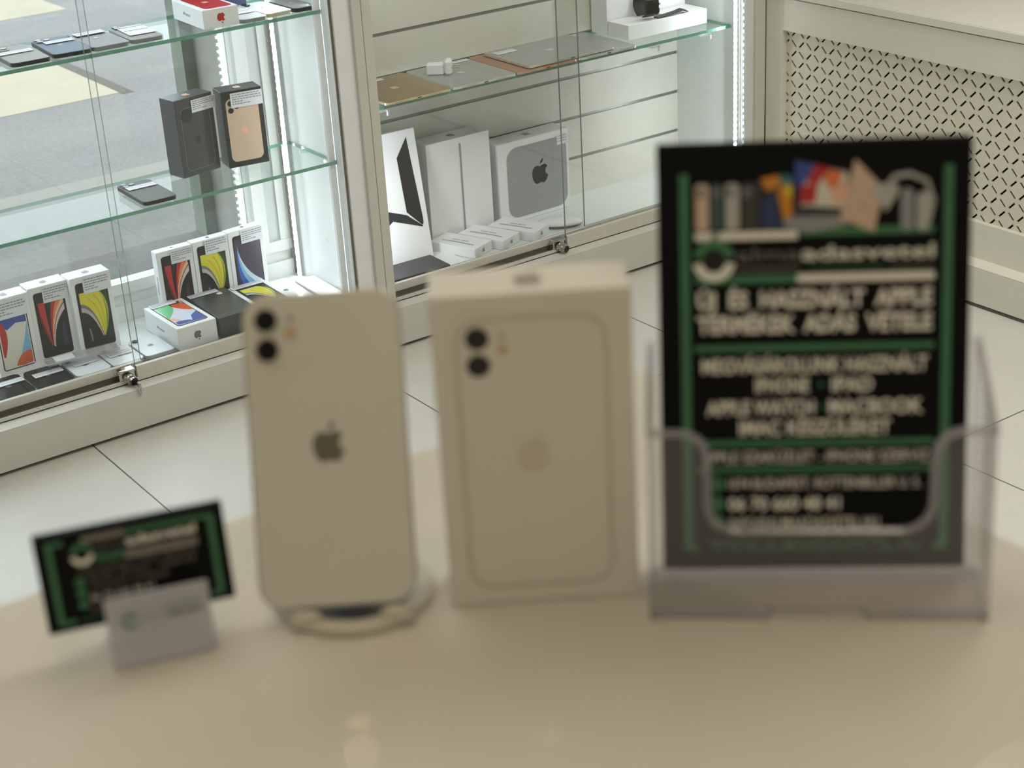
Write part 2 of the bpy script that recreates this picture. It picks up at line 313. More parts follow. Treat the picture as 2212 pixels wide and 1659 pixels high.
# ================================================================== the setting
TILE = D.materials.new('floor_tile'); TILE.use_nodes = True
def floor_mat(m):
    n = m.node_tree.nodes; l = m.node_tree.links; b = n['Principled BSDF']
    tc = n.new('ShaderNodeTexCoord'); sp = n.new('ShaderNodeSeparateXYZ'); l.new(tc.outputs['Object'], sp.inputs[0])
    def mth(op, a, b_=None):
        x = n.new('ShaderNodeMath'); x.operation = op
        for i, v in enumerate((a, b_)):
            if v is None: continue
            if isinstance(v, (int, float)): x.inputs[i].default_value = v
            else: l.new(v, x.inputs[i])
        return x.outputs[0]
    ms = []
    for ax, o in (('X', .994), ('Y', 1.835)):
        q = mth('FRACT', mth('DIVIDE', mth('SUBTRACT', sp.outputs[ax], o-6.04), .604)); ms.append(mth('MINIMUM', q, mth('SUBTRACT', 1., q)))
    seam = mth('LESS_THAN', mth('MINIMUM', *ms), .0026)
    nz = n.new('ShaderNodeTexNoise'); nz.inputs['Scale'].default_value = 9; nz.inputs['Detail'].default_value = 6; l.new(tc.outputs['Object'], nz.inputs['Vector'])
    n2 = n.new('ShaderNodeTexNoise'); n2.inputs['Scale'].default_value = 260; n2.inputs['Detail'].default_value = 2; l.new(tc.outputs['Object'], n2.inputs['Vector'])
    mx = n.new('ShaderNodeMix'); mx.data_type = 'RGBA'; mx.inputs[6].default_value = (*L((196, 194, 186)), 1); mx.inputs[7].default_value = (*L((212, 211, 204)), 1)
    l.new(mth('MULTIPLY', mth('ADD', nz.outputs['Fac'], n2.outputs['Fac']), .5), mx.inputs[0])
    m2 = n.new('ShaderNodeMix'); m2.data_type = 'RGBA'; m2.inputs[7].default_value = (*L((92, 86, 76)), 1); l.new(seam, m2.inputs[0]); l.new(mx.outputs[2], m2.inputs[6])
    l.new(m2.outputs[2], b.inputs['Base Color']); b.inputs['Roughness'].default_value = .34
    bp = n.new('ShaderNodeBump'); bp.inputs['Strength'].default_value = .25; bp.inputs['Distance'].default_value = .001; l.new(mth('SUBTRACT', n2.outputs['Fac'], seam), bp.inputs['Height']); l.new(bp.outputs[0], b.inputs['Normal'])
floor_mat(TILE); M['tile'] = TILE
M['wall'] = paint('wall_plaster', (206, 202, 190), .7, 0, .03, 12, .3, 0, .2)
M['ceil'] = paint('ceiling_white', (228, 226, 218), .8)
struct(MB().box(-2.5, 3.2, -2.5, 3.24, -.05, 0, 'tile').build('floor'))
struct(MB().box(-2.5, 3.2, -2.5, 3.5, 2.8, 2.86, 'ceil').build('ceiling'))
struct(MB().box(3.1, 3.2, -2.5, 3.5, 0, 2.8, 'wall').build('wall_right'))
struct(MB().box(-2.6, -2.5, -2.5, 3.5, 0, 2.8, 'wall').build('wall_left'))
struct(MB().box(-2.5, 3.1, -2.6, -2.5, 0, 2.8, 'wall').build('wall_back'))
M['reveal'] = paint('stone_reveal', (156, 156, 148), .8, 0, .08, 14, .3, 0, .4)
M['paving'] = paint('pavement_concrete', (108, 107, 103), .85, 0, .28, 60, .3, 0, .4)
M['revealg'] = paint('green_painted_trim', (120, 130, 116), .6)
g = MB(); g.box(1.575, 3.2, 3.245, 3.56, -.15, 2.8, 'reveal'); g.box(-2.5, 1.575, 3.245, 3.56, 2.35, 2.8, 'reveal'); g.box(-2.5, -.7, 3.245, 3.56, -.15, 2.35, 'reveal'); struct(g.build('wall_front'))  # unseen section left of the window added to hold back daylight
struct(MB().box(-.7, 1.575, 3.245, 3.56, -.15, .16, 'paving').build('wall_front_sill'))
struct(MB().box(1.545, 1.575, 3.50, 3.56, .16, 2.35, 'revealg').build('trim_1'))
M['frame'] = paint('window_frame_white', (222, 224, 220), .35)
M['jamb'] = paint('window_jamb_grey', (196, 202, 200), .5)
M['curb'] = paint('kerb_stone', (132, 129, 122), .8, 0, .1, 20, .3, 0, .4)
wn = D.objects.new('window_1', None); COL.objects.link(wn); wn.location = (0, 3.24, .12); struct(wn)
g = MB(); g.box(-.72, 1.63, -.006, .03, -.03, .035, 'frame'); g.box(-.72, 1.63, -.006, .03, .06, .085, 'frame'); g.box(-.72, 1.63, .004, .022, .035, .06, 'frame')
g.box(1.545, 1.575, -.006, .03, .085, 2.23, 'frame'); g.box(1.605, 1.63, -.004, .012, .085, 2.23, 'frame'); g.box(1.575, 1.605, .002, .005, .085, 2.23, 'jamb'); g.box(-.72, 1.63, -.006, .03, 2.19, 2.23, 'frame'); g.box(-.72, -.68, -.006, .03, .085, 2.2, 'frame'); g.build('window_frame', wn)
MB().box(-.68, 1.545, .004, .012, .085, 2.19, 'win').build('glass_pane', wn)
# street
ASP = D.materials.new('asphalt'); ASP.use_nodes = True
n = ASP.node_tree.nodes; l = ASP.node_tree.links; b = n['Principled BSDF']; tc = n.new('ShaderNodeTexCoord')
a1 = n.new('ShaderNodeTexNoise'); a1.inputs['Scale'].default_value = 95; a1.inputs['Detail'].default_value = 6; a2 = n.new('ShaderNodeTexNoise'); a2.inputs['Scale'].default_value = 1.6; a2.inputs['Detail'].default_value = 5
rp = n.new('ShaderNodeValToRGB'); rp.color_ramp.elements[0].position = .3; rp.color_ramp.elements[1].position = .7
rp.color_ramp.elements[0].color = (*L((100, 98, 96)), 1); rp.color_ramp.elements[1].color = (*L((132, 130, 127)), 1)
md = n.new('ShaderNodeMath'); md.operation = 'MULTIPLY_ADD'; md.inputs[1].default_value = .62; m3 = n.new('ShaderNodeMath'); m3.operation = 'MULTIPLY'; m3.inputs[1].default_value = .38
for t in (a1, a2): l.new(tc.outputs['Object'], t.inputs['Vector'])
l.new(a2.outputs['Fac'], m3.inputs[0]); l.new(a1.outputs['Fac'], md.inputs[0]); l.new(m3.outputs[0], md.inputs[2]); l.new(md.outputs[0], rp.inputs[0]); l.new(rp.outputs[0], b.inputs['Base Color']); b.inputs['Roughness'].default_value = .9
M['asphalt'] = ASP
M['roadpaint'] = paint('worn_cream_paint', (160, 152, 132), .8, 0, .08, 9, .3)
M['crack'] = paint('tar_joint', (86, 81, 74), .9)
struct(MB().box(-6, 10, 5.12, 16, -.2, -.15, 'asphalt').build('street'))
struct(MB().box(-6, 10, 3.56, 5.0, -.2, -.145, 'paving').build('pavement'))
struct(MB().box(-6, 10, 5.0, 5.12, -.2, -.142, 'curb').build('kerb'))
g = MB(); g.box(-3, 2.42, 6.13, 6.85, -.15, -.1485, 'roadpaint'); g.box(1.5, 2.9, 7.85, 8.6, -.15, -.1485, 'roadpaint'); struct(g.build('road_marking'))
g = MB(); g.box(2.42, 2.47, 6.1, 7.1, -.15, -.1488, 'crack'); g.box(-3, 6, 5.12, 5.14, -.15, -.1486, 'crack'); struct(g.build('road_joint'))

# ================================================================== display cabinets
ZF = .118; YF = 2.935; YD = 2.978
def led_strip(x, y, yaw, z0, z1, label):
    r = thing('led_strip', (x, y, z0), (0, 0, yaw), label, 'led strip')
    MB().box(-.005, .005, 0, .0012, 0, z1-z0, 'ledbase').build('tape', r)
    g = MB(); k = int((z1-z0)/.0165)
    for i in range(k): g.cyl((0, 0, .008+i*.0165), (0, -1, 0), .0042, .0016, 'led', 10)
    g.build('diode_row', r); return r
def sliding_door(par, x0, x1, y, z1, zb=.096):
    g = MB().box(x0, x1, y, y+.005, ZF+.004, z1, 'door')
    for i in range(len(g.f)):
        vs = [g.v[a] for a in g.f[i]]
        if max(v[1] for v in vs)-min(v[1] for v in vs) > .001: g.m[i] = g.mi('edgeg')
    o = g.build('sliding_door', par)
    MB().box(x0, x1, y-.004, y+.005, zb, ZF+.008, 'alu', .0008).build('bottom_profile', o)
    return o
def glass_shelf(par, x0, x1, y0, y1, z):
    g = MB().box(x0, x1, y0, y1, z-.0075, z, 'shelf')
    for i in range(len(g.f)):
        vs = [g.v[a] for a in g.f[i]]
        if max(v[2] for v in vs)-min(v[2] for v in vs) > .001: g.m[i] = g.mi('edge')
    return g.build('glass_shelf', par)
ZT = 1.3
def base(r, x0, x1):
    MB().box(x0, x1, YF, YF+.018, .008, .092, 'offwhite', .001).build('kick_board', r)
    MB().box(x0, x1, YF, 3.22, .092, .0935, 'offwhite').build('ledge', r)
    MB().box(x0, x1, YD+.045, 3.2335, .0935, ZF, 'cabin').build('bottom_board', r)
    MB().box(x0, x1, YD-.006, YD+.045, .0935, .0955, 'alu').box(x0, x1, YD-.006, YD-.004, .0935, .103, 'alu').box(x0, x1, YD+.0185, YD+.0200, .0955, .107, 'gapgrey').box(x0, x1, YD-.004, YD+.0185, .0955, .0958, 'gapgrey').box(x0, x1, YD+.0395, YD+.0415, .0955, .116, 'alu').build('door_track', r)  # dark strips put the shade of the track gap into the colour
    for x in (x0+.05, x1-.08): MB().box(x, x+.03, 3.0, 3.2, 0, .092, 'gapgrey').build('foot', r)
    MB().box(x0, x1, YD-.004, 3.232, ZT, ZT+.03, 'offwhite').build('top_board', r)
# left cabinet: backs on to the shop window
r = thing('display_cabinet', (1.0, 3.08, 0), (0, 0, 0), 'white glass-fronted display cabinet with glass shelves standing in the shop window', 'display cabinet'); cabL = r
off = (-1.0, -3.08, 0)
def shift(o, d):
    for c in o.children:
        c.location = d
base(r, .25, 1.7118)
MB().box(1.64, 1.658, YD+.012, 3.225, ZF, ZT, 'cabin').build('side_panel', r)
MB().box(.25, .268, YD+.012, 3.225, ZF, ZT, 'cabin').build('side_panel', r)
MB().box(1.690, 1.7118, YD-.012, YD+.03, .0935, ZT, 'offwhite', .001).build('post', r)
MB().box(1.6405, 1.6445, YD+.004, YD+.012, ZF, ZT, 'white').box(1.6445, 1.6505, YD+.004, YD+.03, ZF, ZT, 'gapgrey').box(1.6505, 1.690, YD-.002, YD+.012, ZF, ZT, 'white').build('side_channel', r)
glass_shelf(r, .27, 1.638, 2.998, 3.205, .436)
glass_shelf(r, .27, 1.638, 3.003, 3.205, .754)
sliding_door(r, .27, 1.142, YD+.021, ZT, .107); sliding_door(r, 1.120, 1.663, YD, ZT)
for z in (.436, .754):
    for y in (3.05, 3.15): MB().cyl((1.640, y, z-.012), (-1, 0, 0), .004, .008, 'alu', 12).build('shelf_pin', r)
g = MB(); g.cyl((1.6398, 3.08, .235), (-1, 0, 0), .006, .001, 'alu', 14).build('screw_cap', r)
MB().box(1.6255, 1.6385, 3.0045, 3.0055, ZF, ZT, 'white').box(1.6245, 1.6255, 3.0045, 3.013, ZF, ZT, 'white').build('led_profile', r)
shift(r, off)
led_strip(1.628, 3.208, radians(-52), ZF, ZT-.01, 'bright vertical led strip in the back corner of the window cabinet')
led_strip(1.632, 3.0065, radians(-178), ZF, ZT-.01, 'vertical led strip on the front edge of the window cabinet')
# middle cabinet with slatted back
r = thing('display_cabinet', (2.26, 3.08, 0), (0, 0, 0), 'white glass-fronted display cabinet with a grooved slatted back panel', 'display cabinet')
base(r, 1.7124, 2.841)
YB = 3.225; GR = [.214, .3175, .4205, .5235, .621, .7225, .825, .93, 1.03, 1.13, 1.23]
g = MB(); z = ZF; G2 = MB()
for q in GR+[ZT+.008]:
    g.box(1.735, 2.782, YB, YB+.012, z, q-.004, 'slat'); G2.box(1.735, 2.782, YB+.003, YB+.012, q-.004, q+.004, 'groove'); z = q+.004
g.build('slat_panel', r); G2.build('groove_insert', r)
MB().box(2.782, 2.80, YD+.012, YB+.012, ZF, ZT, 'cabin').build('side_panel', r)
MB().box(1.7135, 1.7345, YD+.012, YB+.012, ZF, ZT, 'cabin').build('side_panel', r)
MB().box(1.7128, 1.7345, YD-.012, YD+.012, .0935, ZT, 'offwhite', .001).build('post', r)
MB().box(2.786, 2.814, YD-.002, YD+.012, .0935, ZT, 'cabin').box(2.814, 2.845, YD-.012, YD+.012, .0935, ZT, 'offwhite', .001).build('post', r)
glass_shelf(r, 1.737, 2.780, 3.020, YB-.003, .522)
sliding_door(r, 1.735, 2.292, YD+.021, ZT, .107); sliding_door(r, 2.218, 2.785, YD, ZT)
for x in (1.772, 2.534, 2.697):
    MB().box(x-.014, x+.014, 3.014, 3.04, .510, .5135, 'acrylrim').box(x+.010, x+.014, 3.014, 3.018, .500, .5135, 'white').build('shelf_bracket', r)
shift(r, (-2.26, -3.08, 0))
led_strip(2.771, 2.994, radians(-20), ZF, ZT-.01, 'bright vertical led strip at the right end of the slatted cabinet')
# locks
def lock(x, z, y, key, label):
    r = thing('cabinet_lock', (x, y, z), (0, 0, 0), label, 'lock')
    MB().box(-.013, .013, .0, .0125, -.003, .016, 'chrome', .001).box(-.012, .012, -.003, .0, .0125, .0155, 'chrome').build('clamp', r)
    MB().cyl((0, 0, .003), (.15, -1, -.1), .0085, .012, 'chrome', 20).cyl((.0018, -.012, .0018), (.15, -1, -.1), .0065, .007, 'chrome', 20, kcap='lens').build('barrel', r)
    if key:
        MB().box(.003, .006, -.028, -.017, -.004, .002, 'chrome').tube([(.0055+.0022*cos(a), -.030+.002*cos(a), -.0075+.0085*sin(a)) for a in [2*pi*i/14 for i in range(14)]], .0017, 'chrome', closed=True).build('key', r)
    r.scale = (1.3, 1.3, 1.3)
    return r
M['chrome'] = paint('chrome', (196, 194, 188), .14, 1.)
lock(1.098, .105, YD-.006, True, 'small chrome sliding door lock with a key left in it')
lock(2.192, .105, YD-.006, False, 'small chrome sliding door lock with no key in it')

# right: lattice radiator cover
M['cream'] = paint('radiator_cover_cream', (222, 220, 208), .4); XL = 2.848; XK = 2.803; YC = 2.9655; YE = 1.2
r = thing('radiator_cover', (2.95, 2.1, 0), (0, 0, 0), 'cream radiator cover with a diamond lattice front along the right wall', 'radiator cover')
g = MB().box(XK, XK+.018, YE, YF-.001, .008, .092, 'cream', .001); g.build('kick_board', r)
MB().box(XK, 3.1, YE, YF, .092, .0935, 'cream').build('ledge', r)
for y_ in (YE+.1, YF-.3): MB().box(2.87, 2.90, y_, y_+.1, 0, .092, 'gapgrey').build('foot', r)
g = MB(); g.box(XL, XL+.018, YE, 2.909, .0935, .177, 'cream'); g.box(XL, XL+.018, YE, 2.909, .513, .5905, 'cream'); g.box(XL-.0008, XL+.018, 2.909, YC, .0935, .5905, 'cream')
g.build('frame', r)
g = MB(); g.box(XL-.006, 3.1, YE, YC, .594, .612, 'cream', .001); g.build('top_board', r)
M['topgloss'] = paint('glossy_white_top', (232, 230, 224), .18)
MB().box(XL-.004, 3.1, YE, YC, .612, .6135, 'topgloss').build('top_surface', r)
g = MB(); s = .025; wd = .0023; XP = XL+.014
for i in range(-2, 70):
    for j in range(-1, 15):
        cy = 2.897-i*.025; cz = .169+.025*(j)+.0
        if (i+j) % 2: continue
        P = [(cy-(s-wd*1.41), cz), (cy, cz-(s-wd*1.41)), (cy+(s-wd*1.41), cz), (cy, cz+(s-wd*1.41))]
        # clip to the opening
        def clip(P, ax, lim, sg):
            o = []
            for a in range(len(P)):
                p, q = P[a], P[(a+1) % len(P)]; dp = sg*(p[ax]-lim); dq = sg*(q[ax]-lim)
                if dp >= 0: o.append(p)
                if (dp >= 0) != (dq >= 0): t = dp/(dp-dq); o.append((p[0]+t*(q[0]-p[0]), p[1]+t*(q[1]-p[1])))
            return o
        for ax, lim, sg in ((0, 2.909, -1), (0, YE, 1), (1, .177, 1), (1, .513, -1)):
            if P: P = clip(P, ax, lim, sg)
        if len(P) > 2: g.add([(XP, a, b) for a, b in P]+[(XP+.003, a, b) for a, b in P], [tuple(range(len(P)))]+[(k, (k+1) % len(P), len(P)+(k+1) % len(P), len(P)+k) for k in range(len(P))], 'lattice')
for i in range(-2, 140):
    for j in range(-1, 16):
        cy = 2.897-i*.025+.025; cz = .169+.025*j
        if (i+j) % 2: continue
        if YE < cy < 2.912 and .172 < cz < .518:
            e = .0058; a0, a1, b0, b1 = max(cy-e, YE), min(cy+e, 2.909), max(cz-e, .177), min(cz+e, .513)
            if a1 > a0 and b1 > b0: g.box(XP+.0003, XP+.0028, a0, a1, b0, b1, 'lattice')
M['lattice'] = paint('lattice_panel', (220, 216, 200), .5)
g.build('lattice_panel', r, fix=False)
M['dark'] = paint('shaded_inside', (40, 36, 30), .8)
MB().box(XL+.05, XL+.055, YE, YC, .0935, .59, 'dark').build('shade_sheet', r)  # dark sheet stands in for the shade inside the cover
shift(r, (-2.95, -2.1, 0))

# ================================================================== things in the window cabinet
A = radians
zf = ZF+.0005
SEM = (.36, .98, .79, .99)
carton('phone_box', (.891, 3.120), zf, A(1), .0852, .166, .045, 'white', 'white phone box with a blue and orange picture, cut by the left edge', 'phone box', 'ten', (.05, .92, .74, .96), side='logogrey')
carton('phone_box', (.978, 3.128), zf, A(-1), .0825, .168, .045, 'white', 'white phone box with a red flame picture, left group beside the yellow one', 'phone box', 'red', (.34, .98, .78, .98), side='logogrey')
carton('phone_box', (1.060, 3.110), zf, A(-1), .0865, .172, .045, 'white', 'white phone box with a yellow crescent picture standing on the clear plastic plate', 'phone box', 'yellow', (.3, .96, .78, .98), side='logogrey')
carton('phone_box', (1.272, 3.160), zf, A(0), .0835, .160, .024, 'white', 'white phone box with a red flame picture behind the lying boxes', 'phone box', 'red', (.38, .98, .8, .98), side='logogrey')
carton('phone_box', (1.3565, 3.160), zf, A(0), .0835, .1615, .024, 'white', 'white phone box with a yellow crescent picture, middle of the rear right row', 'phone box', 'yellow', (.33, .96, .79, 1.0))
carton('phone_box', (1.441, 3.160), zf, A(3), .087, .163, .024, 'white', 'white phone box with a blue wave picture, right end of the rear row', 'phone box', 'blue', (.35, .98, .8, .98))
carton('phone_box', (1.228, 2.998), zf, A(1), .089, .158, .049, 'white', 'white phone box lying flat with a green and orange picture on its lid', 'phone box', 'tenb', (.12, .75, .86, 1.0), lying=True, side='logogrey', end='logogrey')
r = carton('phone_box', (1.3235, 3.000), zf, A(-1), .090, .158, .046, 'darkbox', 'black phone box lying flat between two white lying boxes', 'phone box', None, (.0, .75, .88, 1.0), lying=True) if col('darkbox', (62, 63, 66), .35) else 0
g = MB(); apple(g, .02, .158*.83, .014, -.0005, 'white'); g.flat([(-.038, .012), (.038, .012), (.038, .014), (-.038, .014)], -.0004, 'logogrey'); g.build('printed_logo', r, fix=False)
carton('phone_box', (1.4165, 3.000), zf, A(-1), .088, .150, .042, 'white', 'white phone box lying flat with a yellow picture half behind the standing phone', 'phone box', 'yellow', (.05, .9, .86, .99), lying=True)
col('silver', (196, 200, 204), .3, .3); col('steel', (150, 154, 156), .3, .5); col('icewhite', (226, 232, 238), .25); col('midnight', (40, 42, 46), .35, spec=.2); col('graphite', (98, 100, 100), .5, spec=.15); col('spaceblue', (104, 120, 138), .5, spec=.15); col('silverglass', (150, 152, 148), .5, spec=.15); col('blackglass', (30, 28, 28), .25, spec=.12); col('navy', (44, 60, 104), .4); col('goldrim', (214, 200, 172), .3, .4)
phone('phone', (1.512, 3.062), zf, A(-4), 'silver', 'icewhite', 'white phone lying beside the yellow lying box under the led strip', cam='two', lab=None)
carton('tablet_box', (1.5875, 3.035), zf, A(-2), .049, .13, .012, 'white', 'thin white carton lying in the right corner of the window cabinet', 'box', lying=True)
# clear plastic plate in front of the left group
r = thing('acrylic_riser', (1.05, 3.07, zf), (0, 0, A(-6)), 'small clear acrylic riser in front of the standing boxes on the left', 'display stand')
MB().box(-.078, .072, -.018, .018, .022, .027, 'acrylrim', .001).build('plate', r); MB().box(-.078, -.072, -.018, .018, 0, .022, 'acryl').build('leg', r); MB().box(.066, .072, -.018, .018, 0, .022, 'acryl').build('leg', r)
MB().box(-.06, -.02, -.014, .014, .027, .0278, 'label').build('price_label', r)
PL = dict(w=.074, h=.095)
phone('phone', (.848, 3.004), zf, A(1), 'midnight', 'blackglass', 'black phone lying by the glass at the left edge with a white label', cam=None, lab=(.12, .98, .55, .75), w=.075, h=.105)
phone('phone', (.9285, 3.004), zf, A(0), 'midnight', 'blackglass', 'black phone lying face up between another black phone and a white one', cam=None, lab=(.14, .94, .50, .72), w=.075, h=.100)
phone('phone', (1.0075, 3.004), zf, A(0), 'silver', 'icewhite', 'white phone lying next to the black phones, with a camera at its corner', cam='one', lab=(.2, .9, .5, .72), w=.075, h=.098)
phone('phone', (1.085, 3.004), zf, A(0), 'silver', 'icewhite', 'white phone lying beside the lock with the key', cam='one', lab=(.15, .9, .45, .68), w=.068, h=.094)
phone('phone', (1.157, 3.003), zf, A(0), 'silver', 'icewhite', 'white phone with a grey logo lying left of the flat picture box', cam='one', lab=None, w=.064, h=.102)
# middle shelf
carton('phone_box', (1.3425, 3.118), .4365, A(10), .0945, .164, .052, 'darkbox', 'dark grey phone box standing on the lower glass shelf', 'phone box', 'none', (.42, 1.06, .80, .96), logo_top='peach')
bx = [o for o in COL.objects if o.name.startswith('phone_box')][-1]
g = MB(); ring(g, -.036, .036, .012, .145, .012, .0012, -.0006, 'logogrey'); apple(g, 0, .075, .016, -.0006, 'black'); g.cyl((-.022, 0, .128), (0, -1, 0), .014, .0006, 'black', 24); g.build('printed_phone', bx, fix=False)
carton('phone_box', (1.4445, 3.112), .4365, A(-9), .0885, .163, .052, 'black', 'black phone box with a gold phone pictured on its front', 'phone box', 'none', (.22, 1.0, .78, .97), logo_top='peach')
bx = [o for o in COL.objects if o.name.startswith('phone_box')][-1]
col('goldprint', (214, 186, 164), .35)
g = MB(); g.flat(rrect(-.036, .034, .012, .147, .012), -.0004, 'goldprint'); apple(g, -.001, .078, .016, -.0006, 'peach')
for a, b in ((-.026, .137), (-.026, .122), (-.013, .13)): g.cyl((a, -.0004, b), (0, -1, 0), .0058, .0008, 'lens', 18)
g.build('printed_phone', bx, fix=False)
phone('phone', (1.204, 3.008), .4365, A(-1), 'midnight', 'graphite', 'grey phone with three lenses lying alone on the lower glass shelf', w=.0718, h=.148, lab=(.1, .95, .62, .78), logo='midnight')
# top shelf
zt = .7545
phone('phone', (.992, 3.012), zt, A(-2), 'midnight', 'silverglass', 'silver phone at the left end of the top shelf, label across it', w=.075, h=.148, lab=(-.05, .9, .5, .66))
phone('phone', (1.0755, 3.018), zt, A(-4), 'midnight', 'spaceblue', 'blue grey phone with three lenses on the top shelf', w=.0755, h=.150, lab=(.2, .95, .62, .78))
phone('phone', (1.153, 3.012), zt, A(-1), 'steel', 'blackglass', 'black phone with pale rim on the top shelf', w=.0735, h=.158, cam=None, lab=(.15, .95, .72, .9))
phone('phone', (1.2305, 3.014), zt, A(-4), 'steel', 'silverglass', 'white backed phone with a large crumpled label on the top shelf', w=.067, h=.142, cam='two', lab=(.15, .95, .25, .85))
r = carton('phone_box', (1.3845, 3.016), zt, A(-2), .0765, .150, .038, 'white', 'white phone box with a red lid picture lying on the top shelf', 'phone box', 'none', None, lying=True, side='logogrey', end='red')
g = MB(); g.flat(rrect(-.028, .031, .008, .135, .008), -.0004, 'red'); apple(g, 0, .072, .015, -.0006, 'peach'); g.build('printed_phone', r, fix=False)
phone('phone', (1.462, 3.006), zt, A(-2), 'steel', 'icewhite', 'white phone with a label beside the red box on the top shelf', w=.058, h=.125, cam='one', lab=(.05, .95, .4, .8))
phone('phone', (1.5235, 3.014), zt, A(2), 'goldrim', 'icewhite', 'white phone with a gold rim near the right end of the top shelf', w=.060, h=.128, cam='two', lab=None)
phone('phone', (1.5865, 3.014), zt, A(0), 'midnight', 'graphite', 'dark grey phone at the right end of the top shelf', w=.050, h=.12, cam=None, lab=None)
carton('phone_box', (1.405, 3.172), zt, A(0), .066, .12, .028, 'navy', 'navy blue box standing behind the red box', 'phone box')
carton('phone_box', (1.474, 3.172), zt, A(0), .085, .12, .028, 'navy', 'navy blue box standing behind the white phones on the top shelf', 'phone box')

# ================================================================== things in the slatted cabinet
def tablet(FL, z, yaw, k, kr, label, w=.1695, h=.205, lab=None, group=None):
    X = Vector((cos(yaw), sin(yaw), 0)); t = .0065; p = Vector((FL[0], FL[1], z+t))+X*w/2
    r = thing('tablet', p, (-pi/2, 0, yaw), label, 'tablet', group)
    MB().prism(rrect(-w/2, w/2, 0, h, .010), .0, t-.0012, k, kr).build('body', r); MB().prism(rrect(-w/2+.002, w/2-.002, .002, h-.002, .009), t-.0012, t, 'ink').build('screen', r)
    g = MB(); apple(g, 0, h*.5, .022, -.0003, kr); g.build('printed_logo', r, fix=False)
    g = MB(); g.box(-.005, .005, -.0+t*.3, t*.6, -.0006, .0005, 'ink')
    for s in (-1, 1): g.box(s*.045-.018, s*.045+.018, t*.35, t*.5, -.0005, .0004, 'inkgrey')
    g.build('port', r)
    if lab: g = MB(); label_lines(g, -w/2+w*lab[0], -w/2+w*lab[1], h*lab[2], h*lab[3], -.0006, 2); g.build('price_label', r, fix=False)
    return r
col('gold', (160, 140, 106), .35, .5); col('goldr', (232, 216, 180), .25, .6); col('silv', (172, 176, 174), .32, .4); col('silvr', (230, 232, 230), .2, .6); col('rose', (182, 136, 112), .35, .5); col('roser', (226, 182, 156), .25, .6)
zs = .5225
tablet((1.777, 3.0075), zs, A(0), 'gold', 'goldr', 'gold tablet at the left end of the slatted cabinet shelf', lab=(.12, .62, .86, .95))
tablet((1.953, 3.007), zs, A(0), 'silv', 'silvr', 'silver tablet lying under the white charger', lab=(.7, .98, .88, .96))
tablet((2.126, 3.007), zs, A(0), 'rose', 'roser', 'rose gold tablet with a larger silver one on top of it')
tablet((2.303, 3.007), zs, A(0), 'silv', 'silvr', 'silver tablet lying right of the rose gold one', lab=(.6, .8, .9, .97))
tablet((2.162, 3.014), zs+.0068, A(0), 'silv', 'silvr', 'large silver tablet lying on top of the rose gold one', w=.25, h=.185, lab=(.05, .28, .75, .9))
r = thing('charger', (2.0, 3.132, zs+.0067), (0, 0, A(-38)), 'white plug charger with two prongs lying on the silver tablet', 'charger')
MB().box(-.032, .008, -.012, .013, 0, .025, 'white', .003).build('body', r); MB().box(.010, .026, -.016, .016, .0, .033, 'white', .004).box(.007, .012, -.008, .008, .006, .024, 'white').build('plug_head', r)
for s in (-1, 1): MB().cyl((.026, s*.009, .016), (1, 0, 0), .0022, .016, 'chrome', 12).build('prong', r)
carton('tablet_box', (1.738, 3.007), zs, 0, .019, .245, .17, 'white', 'tall white box standing on edge beside the post', 'box')
carton('watch_box', (2.502, 3.076), zs, 0, .25, .036, .078, 'white', 'long flat white box under the black watch', 'box')
carton('watch_box', (2.502, 3.157), zs, 0, .25, .32, .062, 'white', 'big white box standing upright behind the black watch', 'box')
zw = zs+.0365
r = thing('smart_watch', (2.588, 3.116, zw), (0, 0, A(-12)), 'black smart watch with a looped strap on the flat white box', 'watch')
M['rubber'] = paint('black_rubber', (26, 26, 27), .55)
def strap(mb, pts, w, t, k):
    n = len(pts); vs = []
    for i, (y, z) in enumerate(pts):
        a = pts[max(i-1, 0)]; b = pts[min(i+1, n-1)]; tx, tz = b[0]-a[0], b[1]-a[1]; q = math.hypot(tx, tz) or 1; nx, nz = -tz/q*t/2, tx/q*t/2
        vs += [(-w/2, y+nx, z+nz), (w/2, y+nx, z+nz), (w/2, y-nx, z-nz), (-w/2, y-nx, z-nz)]
    mb.add(vs, [(i*4+j, i*4+(j+1) % 4, i*4+4+(j+1) % 4, i*4+4+j) for i in range(n-1) for j in range(4)]+[(0, 1, 2, 3), tuple(range(n*4-4, n*4))[::-1]], k)
g = MB(); strap(g, [(.033*cos(a), .030+.0285*sin(a)) for a in [radians(-68+i*316/26) for i in range(27)]], .030, .0028, 'rubber'); g.build('strap', r, smooth=False)
g = MB(); g.box(-.019, .019, -.040, -.029, .010, .052, 'rubber', .004); g.build('case', r)
MB().box(-.016, .016, -.0412, -.0398, .014, .048, 'lens', .0005).build('screen', r)
MB().cyl((.019, -.035, .036), (1, 0, 0), .0035, .0025, 'chrome', 14).box(.019, .0205, -.037, -.033, .016, .026, 'chrome').build('crown', r)
g = MB(); strap(g, [(0, .0015), (.03, .003), (.06, .0055), (.08, .009), (.092, .002)], .020, .0024, 'rubber'); o = g.build('strap_tail', r, (.016, -.026, .0), (0, 0, A(-80)))
